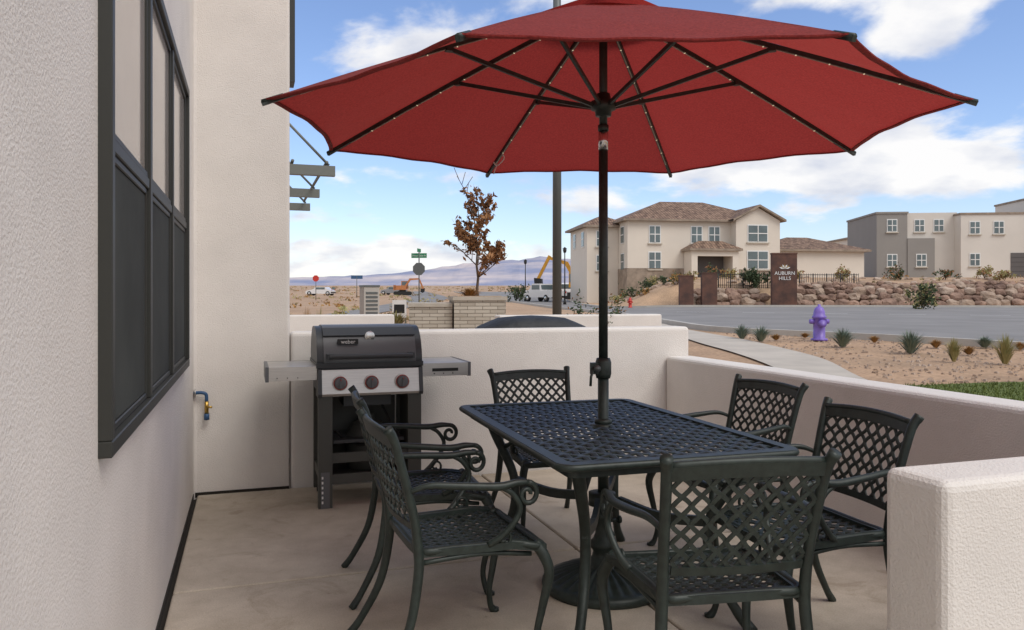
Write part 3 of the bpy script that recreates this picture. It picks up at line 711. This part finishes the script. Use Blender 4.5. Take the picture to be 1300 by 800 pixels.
for i in range(1300):
    Y=random.uniform(30,400); u=random.uniform(-.33,.12) if i<750 else random.uniform(.15,.8)
    if u>.12 and Y<63: continue
    x=u*Y
    if Y<190 and -.06<u<.12 and Y>24: continue
    z=gz(x,Y); s=random.uniform(.15,.42)*(1+Y/400)
    for k in range(9):
        leafquad(q,(x+random.gauss(0,s*.5),Y+random.gauss(0,s*.5),z+abs(random.gauss(0,s*.3))),s*.4,('brush','strawg','orangeb')[i%3])
q.obj('desert_brush',fixn=False)
q=MB(); random.seed(8)
for i in range(1800):
    Y=random.uniform(11.5,24); u=random.uniform(.24,.72); x=u*Y
    if x<5.9+ (0 if Y>14 else -.2): continue
    s=random.uniform(.012,.04); z=gz(x,Y); r=random.random()*3
    q.box((x,Y,z+s*.2-.015),(s*2,s*1.5,s),'rock_l',rz=r,taper=.6)
q.obj('gravel',fixn=False)
import bmesh
bm=bmesh.new(); bmesh.ops.create_icosphere(bm,subdivisions=2,radius=1); iv=[v.co.copy() for v in bm.verts]; bm.verts.ensure_lookup_table(); itf=[[v.index for v in f.verts] for f in bm.faces]; bm.free()
def rock(q,c,s,m,sd):
    o=Vector((sd*3.1,sd*1.7,sd)); R3=Matrix.Rotation(random.random()*6,3,'Z')@Matrix.Rotation(random.uniform(-.4,.4),3,'X')
    vs=[]
    for v in iv:
        k=(abs(v.x)**4+abs(v.y)**4+abs(v.z)**4)**(-.25)
        w=v*(.55*k+.45)*(1+.35*noise.noise(v*1.3+o)+.2*noise.noise(v*3+o)); w=R3@w; vs.append((c[0]+w.x*s[0],c[1]+w.y*s[1],c[2]+w.z*s[2]))
    q.add(vs,itf,m,False)
q=MB(); random.seed(5); cnt=0
for row,(yy,zz,sz) in enumerate(((58.6,.62,.46),(59.1,1.12,.42),(59.6,1.55,.38),(60.1,1.92,.34),(60.6,2.15,.28))):
    x=12.8 if row<3 else 21
    while x<50:
        s=sz*random.uniform(.75,1.35); x+=s*.92
        Yc=yy-(x-23)*.045*(1 if x>23 else 0)+random.uniform(-.12,.12)
        if not (19<x<20.8 and row<4): rock(q,(x,Yc,zz+random.uniform(-.08,.08)),(s,s*.75,s*random.uniform(.55,.8)),'rock' if random.random()<.62 else 'rock_l',cnt)
        cnt+=1; x+=s*.92
q.obj('boulder_retaining_wall',fixn=False)
q=MB(); random.seed(15)
for i in range(110):
    u=random.uniform(.25,.75) if i<60 else random.uniform(.13,.23); Y=random.uniform(62,72); s=random.uniform(.15,.4); rock(q,(u*Y,Y,gz(u*Y,Y)),(s,s,s*.6),'rock_l',i+500)
q.obj('boulders',fixn=False)
q=MB(); q.box((0,0,1.9),(1.75,.6,3.9),'rust'); q.box((0,0,3.9),(1.8,.66,.1),'rust')
for k in range(7):
    a=math.radians(20+140*k/6); c=Vector((.0,-.33,2.78)); t=c+Vector((math.cos(a)*.42,0,math.sin(a)*.34)); sd=Vector((-math.sin(a),0,math.cos(a)))*.07
    m_=c.lerp(t,.55); q.add([c,m_+sd,t,m_-sd],[(0,1,2,3)],'leaf_dry' if k%2 else 'white')
sg=q.obj('monument_sign',loc=(.345*57.6,57.6,.45),rz=-.1)
text('AUBURN',.36,(0,-.33,2.45),(math.radians(90),0,0),'white',sg); text('HILLS',.36,(0,-.33,2.08),(math.radians(90),0,0),'white',sg)
for u,h,w in ((.221,2.3,1.0),(.25,2.5,1.1)):
    q=MB(); q.box((0,0,h/2),(w,.5,h),'rust'); q.box((0,0,h+.04),(w+.06,.56,.08),'rust'); q.obj('rusted_pylon',loc=(u*58,58,.4))
q=MB()
for u0,u1,Y in ((.262,.33,60.9),(.365,.44,61.3)):
    n=26
    for i in range(n+1):
        u=u0+(u1-u0)*i/n; q.tube([(u*Y,Y,1.6),(u*Y,Y,3.0)],.02 if i%6 else .05,'black',n=4)
    for z in (2.1,2.9): q.tube([(u0*Y,Y,z),(u1*Y,Y,z)],.025,'black',n=4)
q.obj('metal_fence')
def hydrant(name,loc,s,m):
    q=MB(); q.lathe([(.0,0),(.17,0),(.17,.04),(.12,.05),(.12,.46),(.145,.47),(.145,.51),(.12,.53),(.115,.60),(.09,.67),(.05,.71),(.03,.72),(.03,.76),(.0,.76)],m,20)
    q.lathe([(0,-.20),(.05,-.20),(.055,-.14),(.045,-.13),(.045,.13),(.055,.14),(.05,.20),(0,.20)],m,14,(0,0,.40),axis='X')
    q.lathe([(0,-.22),(.075,-.22),(.08,-.15),(.07,-.13),(.07,0)],m,14,(0,0,.36),axis='Y')
    o=q.obj(name,loc=loc); o.scale=(s,s,s); return o
hydrant('fire_hydrant',at(.390,18.9),1.14,'purple'); hydrant('fire_hydrant',(.150*54.5,54.5,.45),.95,'redpaint')
# ---------------------------------------------------------------- house
def win(q,x,z,w,h,y=0,side=False,xs=0):
    if not side:
        q.b2(x-w/2-.1,x+w/2+.1,y-.05,y-.01,z-.1,z+h+.1,'white'); q.b2(x-w/2,x+w/2,y-.09,y-.052,z,z+h,'glass')
        q.b2(x-.04,x+.04,y-.12,y-.092,z,z+h,'white'); q.b2(x-w/2,x+w/2,y-.118,y-.0925,z+h/2-.04,z+h/2+.04,'white')
        q.b2(x-w/2-.2,x+w/2+.2,y-.16,y-.01,z-.22,z-.102,'stone_cap')
    else:
        q.b2(xs-.05,xs-.01,x-w/2-.1,x+w/2+.1,z-.1,z+h+.1,'white'); q.b2(xs-.09,xs-.052,x-w/2,x+w/2,z,z+h,'glass')
        q.b2(xs-.118,xs-.0925,x-w/2,x+w/2,z+h/2-.04,z+h/2+.04,'white')
def hip(q,x0,x1,y0,y1,z,h,ov=.5,m='tile'):
    x0-=ov;x1+=ov;y0-=ov;y1+=ov; d=min(x1-x0,y1-y0)/2; 
    if x1-x0>=y1-y0: r0=(x0+d,(y0+y1)/2,z+h); r1=(x1-d,(y0+y1)/2,z+h)
    else: r0=((x0+x1)/2,y0+d,z+h); r1=((x0+x1)/2,y1-d,z+h)
    vs=[(x0,y0,z),(x1,y0,z),(x1,y1,z),(x0,y1,z),r0,r1]
    if x1-x0>=y1-y0: f=[(0,1,5,4),(1,2,5),(2,3,4,5),(3,0,4)]
    else: f=[(0,1,4),(1,2,5,4),(2,3,5),(3,0,4,5)]
    q.add(vs,f,m); q.b2(x0,x1,y0,y1,z-.2,z-.002,'trim')
def gable_front(q,x0,x1,y0,y1,z,h,ov=.45):
    xm=(x0+x1)/2; q.add([(x0,y0,z),(x1,y0,z),(xm,y0,z+h)],[(0,1,2)],'house_w')
    a=[(x0-ov,y0-ov,z-.12),(xm,y0-ov,z+h+.06),(x1+ov,y0-ov,z-.12),(x0-ov,y1,z-.12),(xm,y1,z+h+.06),(x1+ov,y1,z-.12)]
    a2=[(p[0],p[1],p[2]+.2) for p in a]
    q.add(a2,[(0,1,4,3),(1,2,5,4)],'tile'); q.add(a+a2,[(0,1,7,6),(1,2,8,7),(0,1,4,3),(1,2,5,4)],'trim')
q=MB()
q.b2(0,14.6,0,10,-3.0,5.6,'house_w'); q.b2(-.06,14.66,-.06,10.06,-3.0,.9,'trim'); hip(q,0,14.6,0,10,5.6,2.3)
q.b2(10.4,14.9,-1.2,0,-1.5,5.5,'house_w'); q.b2(10.36,14.96,-1.26,-.1,-1.5,.8,'trim'); gable_front(q,10.4,14.9,-1.2,4,5.5,1.25)
q.b2(-3.2,-.02,3,10,-3.0,5.2,'house_w'); hip(q,-3.2,1,3,10,5.2,1.2)
q.b2(5.6,6.2,-2,-.1,-1,2.5,'house_w'); q.b2(9.7,10.3,-2,-.1,-1,2.5,'house_w'); q.b2(6.2,9.7,-2,-1.6,2.0,2.5,'house_w'); hip(q,5.6,10.3,-2,.3,2.7,.8,.3)
q.b2(6.3,9.6,-.12,-.05,0,2.4,'door')
for x in (2.7,6.9,8.7): win(q,x,3.4,1.0,1.5)
win(q,2.7,.9,1.1,1.5); win(q,12.6,3.5,1.9,1.5,-1.2); win(q,12.6,.9,2.0,1.6,-1.2)
win(q,1.5,3.4,.9,1.5,side=True,xs=0); win(q,1.5,.8,.9,1.5,side=True,xs=0)
for y in (4.5,8): win(q,y,3.2,.9,1.4,side=True,xs=-3.2)
win(q,-1.7,3.2,1.0,1.4,3); win(q,-1.7,.8,1.0,1.4,3)
q.b2(14.92,25.2,1.0,9,-1.5,2.9,'house_w'); hip(q,14.9,25.2,1,9,2.9,1.5)
win(q,17,1.0,.8,1.0,1.0)
q.obj('stucco_house',loc=(11.0,75,3.0),rz=math.radians(9),fixn=True)
q=MB()
q.b2(0,3.2,0,10,-2,6.9,'house_g'); q.b2(3.2,8.5,.4,10,-2,7.0,'house_l'); q.b2(3.2,6.0,-.1,.39,-2,4.2,'house_g')
q.b2(8.2,17,-1.2,10,-2,6.6,'house_l'); q.b2(17,30,-2.5,10,-2,8.6,'house_l'); q.b2(-.1,3.3,-.1,10.1,6.9,7.1,'house_g'); q.b2(8.1,17,-1.3,10,6.6,6.8,'trim'); q.b2(16.9,30.1,-2.6,10.1,8.6,8.8,'trim')
q.b2(13.2,15.8,-1.26,-1.2,0,2.5,'door'); q.b2(20,25,-2.56,-2.5,0,2.6,'door')
for x,z in ((4.6,5),(6.6,5),(4.6,1.2),(1.6,5),(1.6,1.2)): win(q,x,z,.9,1.2,-.0 if x<3 else (.4 if z>4 else -.1))
for x,z in ((9.6,4.6),(12,4.6),(9.6,1.2)): win(q,x,z,.9,1.2,-1.2)
for x,z in ((18.4,5.4),(21,5.4),(18.4,1.2)): win(q,x,z,1.2,1.4,-2.5)
for k in range(1,5): q.b2(13.2,15.8,-1.27,-1.262,.5*k,.5*k+.03,'black')
q.obj('modern_townhouse',loc=(.463*86,86,3.3),rz=math.radians(-6))
q=MB(); q.b2(0,7,0,8,-2,6.2,'house_w'); hip(q,0,7,0,8,6.2,.8,.3); win(q,2,4,1,1.2); win(q,5,4,1,1.2); q.obj('distant_house',loc=(.43*120,120,3.9))
# ---------------------------------------------------------------- vehicles
def car(name,loc,rz,m,kind='van'):
    q=MB()
    if kind=='van': body=[(-2.5,.35),(-2.5,1.0),(-2.3,1.85),(-2.0,1.98),(.7,1.98),(1.5,1.2),(2.35,1.02),(2.5,.7),(2.5,.35)]
    elif kind=='pickup': body=[(-2.8,.45),(-2.8,1.15),(-.7,1.15),(-.55,1.85),(.75,1.88),(1.35,1.22),(2.6,1.1),(2.75,.8),(2.75,.45)]
    else: body=[(-2.2,.3),(-2.25,.85),(-1.6,1.0),(-1.1,1.42),(.4,1.45),(1.1,.98),(2.1,.82),(2.25,.55),(2.2,.3)]
    q.prof(body,-.9,.9,m)
    wy0,wy1,wz0,wz1={'van':(-2.0,.9,1.25,1.8),'pickup':(-.5,.85,1.25,1.72),'car':(-1.1,.5,1.0,1.35)}[kind]
    for sx in (-1,1):
        q.b2(*sorted((sx*.9,sx*.912)),wy0,wy1,wz0,wz1,'glass')
        for y in (-1.6,1.6): q.lathe([(0,-.11),(.36,-.11),(.36,.11),(0,.11)],'tyre',18,(sx*.82,y,.36),axis='X'); q.lathe([(0,-.115),(.2,-.115),(.2,.115),(0,.115)],'chrome',12,(sx*.84,y,.36),axis='X')
    q.b2(-.75,.75,body[1][0]-.02 if kind!='pickup' else -.72,body[1][0]+.01 if kind!='pickup' else -.5,wz0,wz1,'glass')
    for sx in (-.8,.62): q.b2(sx,sx+.18,body[1][0]-.03,body[1][0]+.02,.85,1.05,'redpaint')
    q.b2(-.92,.92,body[0][0]-.06,body[0][0]+.05,.4,.6,'black')
    return q.obj(name,loc=loc,rz=rz,bevel=.06,seg=2)
def atz(u,Y): return (u*Y,Y,gz(u*Y,Y)+.02)
car('pickup_truck',atz(.040,82),.6,'carw','pickup'); car('van',atz(.063,104),.2,'carw','van')
car('parked_car',atz(-.243,130),1.4,'carw','car'); car('parked_car',atz(-.15,140),1.2,'cars','car')
def excav(name,loc,rz,s,m,pose):
    q=MB()
    for sx in (-1,1):
        q.prof([(-1.9,.25),(-1.7,.0),(1.7,0),(1.9,.25),(1.9,.55),(1.7,.8),(-1.7,.8),(-1.9,.55)],sx*1.1-.25,sx*1.1+.25,'tyre')
    q.box((0,0,.95),(1.4,1.4,.4),'black'); q.box((0,-.6,1.6),(2.5,2.6,.95),m); q.box((-.75,.5,2.2),(.95,1.5,1.7),m)
    q.box((-.75,.52,2.45),(.98,1.3,.95),'glass'); q.box((.1,-1.7,1.6),(2.3,.5,1.1),m)
    q.tube(pose[0],[.25,.3,.2],m,up=(1,0,0),rect=(1.6,1.2)); q.tube(pose[1],1,m,up=(1,0,0),rect=(.34,.3))
    e=Vector(pose[1][-1]); q.prof([(e.y-.5,e.z),(e.y+.35,e.z+.1),(e.y+.3,e.z-.6),(e.y-.1,e.z-.9),(e.y-.55,e.z-.7)],-.45,.45,'tyre')
    o=q.obj(name,loc=loc,rz=rz,fixn=True); o.scale=(s,s,s); return o
excav('excavator',atz(.088,96),math.radians(75),1.05,'yellow',([(.3,.4,1.6),(.3,1.8,4.2),(.3,4.0,4.9)],[(.3,3.8,5.1),(.3,5.2,2.4)]))
excav('excavator',atz(-.139,135),math.radians(-80),.8,'orange',([(.3,.4,1.6),(.3,1.6,3.4),(.3,3.6,3.5)],[(.3,3.4,3.7),(.3,4.4,1.4)]))
# ---------------------------------------------------------------- world
SE=math.radians(50); sd=Vector((.72,-.69,0)).normalized()
w=bpy.data.worlds.new('World'); scene.world=w; w.use_nodes=True; nt=w.node_tree; L=nt.links
bg=nt.nodes['Background']; bg.inputs['Strength'].default_value=.15
sky=nt.nodes.new('ShaderNodeTexSky'); sky.sky_type='NISHITA'; sky.sun_disc=False; sky.sun_elevation=SE; sky.sun_rotation=math.atan2(sd.x,sd.y)
sky.air_density=1.0; sky.dust_density=.5; sky.ozone_density=2.0
tc=nt.nodes.new('ShaderNodeTexCoord'); sp=nt.nodes.new('ShaderNodeSeparateXYZ'); L.new(tc.outputs['Generated'],sp.inputs[0])
def math_(op,a,b=None,c=None):
    n=nt.nodes.new('ShaderNodeMath'); n.operation=op
    for i,x in enumerate((a,b,c)):
        if x is None: continue
        if isinstance(x,(int,float)): n.inputs[i].default_value=x
        else: L.new(x,n.inputs[i])
    return n.outputs[0]
zc=math_('MAXIMUM',sp.outputs[2],0.0); zz=math_('ADD',zc,.30)
cx=math_('DIVIDE',sp.outputs[0],zz); cy=math_('DIVIDE',sp.outputs[1],zz)
cb=nt.nodes.new('ShaderNodeCombineXYZ'); L.new(cx,cb.inputs[0]); L.new(cy,cb.inputs[1])
mp=nt.nodes.new('ShaderNodeMapping'); mp.inputs['Location'].default_value=(3.3,1.2,0); L.new(cb.outputs[0],mp.inputs[0])
n1=nt.nodes.new('ShaderNodeTexNoise'); n1.inputs['Scale'].default_value=2.3; n1.inputs['Detail'].default_value=11; n1.inputs['Roughness'].default_value=.54; n1.inputs['Distortion'].default_value=.15; L.new(mp.outputs[0],n1.inputs['Vector'])
bias=None
for (u,v,su,sv,amp) in ((.41,.150,.13,.034,.30),(.50,.125,.08,.02,.16),(.44,.29,.08,.035,.26),(.30,.35,.20,.035,.16),(-.22,.055,.30,.03,.15),(.15,.12,.25,.05,.06),(-.12,.28,.06,.02,.10)):
    du=math_('DIVIDE',math_('SUBTRACT',sp.outputs[0],u),su); dv=math_('DIVIDE',math_('SUBTRACT',sp.outputs[2],v),sv)
    e=math_('EXPONENT',math_('MULTIPLY',math_('ADD',math_('MULTIPLY',du,du),math_('MULTIPLY',dv,dv)),-1.0))
    t=math_('MULTIPLY',e,amp); bias=t if bias is None else math_('ADD',bias,t)
front=math_('GREATER_THAN',sp.outputs[1],0.0); bias=math_('MULTIPLY',bias,front)
back=nt.nodes.new('ShaderNodeMapRange'); back.inputs[1].default_value=.70; back.inputs[2].default_value=.1; back.inputs[3].default_value=-.03; back.inputs[4].default_value=.24; back.interpolation_type='SMOOTHSTEP'; L.new(sp.outputs[1],back.inputs[0])  # extra unseen cloud cover overhead and behind camera, added for whiter fill light
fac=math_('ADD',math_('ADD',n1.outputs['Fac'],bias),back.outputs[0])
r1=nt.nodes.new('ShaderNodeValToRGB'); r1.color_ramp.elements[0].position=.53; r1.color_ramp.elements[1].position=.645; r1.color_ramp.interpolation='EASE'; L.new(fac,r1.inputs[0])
n2=nt.nodes.new('ShaderNodeTexNoise'); n2.inputs['Scale'].default_value=4.0; n2.inputs['Detail'].default_value=7; L.new(mp.outputs[0],n2.inputs['Vector'])
r2=nt.nodes.new('ShaderNodeValToRGB'); r2.color_ramp.elements[0].position=.36; r2.color_ramp.elements[1].position=.56
r2.color_ramp.elements[0].color=(4.6,4.8,5.4,1); r2.color_ramp.elements[1].color=(6.8,6.7,6.6,1); L.new(n2.outputs['Fac'],r2.inputs[0])
tint=nt.nodes.new('ShaderNodeMix'); tint.data_type='RGBA'; tint.blend_type='MULTIPLY'; tint.inputs[0].default_value=1; tint.inputs[7].default_value=(1.06,1.06,1.20,1); L.new(sky.outputs[0],tint.inputs[6])
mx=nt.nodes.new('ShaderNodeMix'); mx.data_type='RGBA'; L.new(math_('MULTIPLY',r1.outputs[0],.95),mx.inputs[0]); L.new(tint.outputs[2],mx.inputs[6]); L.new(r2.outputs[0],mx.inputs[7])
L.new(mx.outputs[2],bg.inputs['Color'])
sl=bpy.data.lights.new('sun','SUN'); sl.energy=1.65; sl.angle=math.radians(32); sl.color=(1,.95,.88)
so=bpy.data.objects.new('sun',sl); scene.collection.objects.link(so)
dv=Vector((sd.x*math.cos(SE),sd.y*math.cos(SE),math.sin(SE))); so.rotation_euler=dv.to_track_quat('Z','Y').to_euler()
# ---------------------------------------------------------------- camera
cd=bpy.data.cameras.new('camera'); cd.sensor_width=36; cd.lens=27.69; cd.shift_y=-.0192; cd.clip_end=9000; cd.clip_start=.02
co=bpy.data.objects.new('camera',cd); scene.collection.objects.link(co); co.location=(0,0,1.3); co.rotation_euler=(math.radians(90),0,0)
scene.camera=co
scene.view_settings.view_transform='Standard'; scene.view_settings.look='None'; scene.view_settings.exposure=0
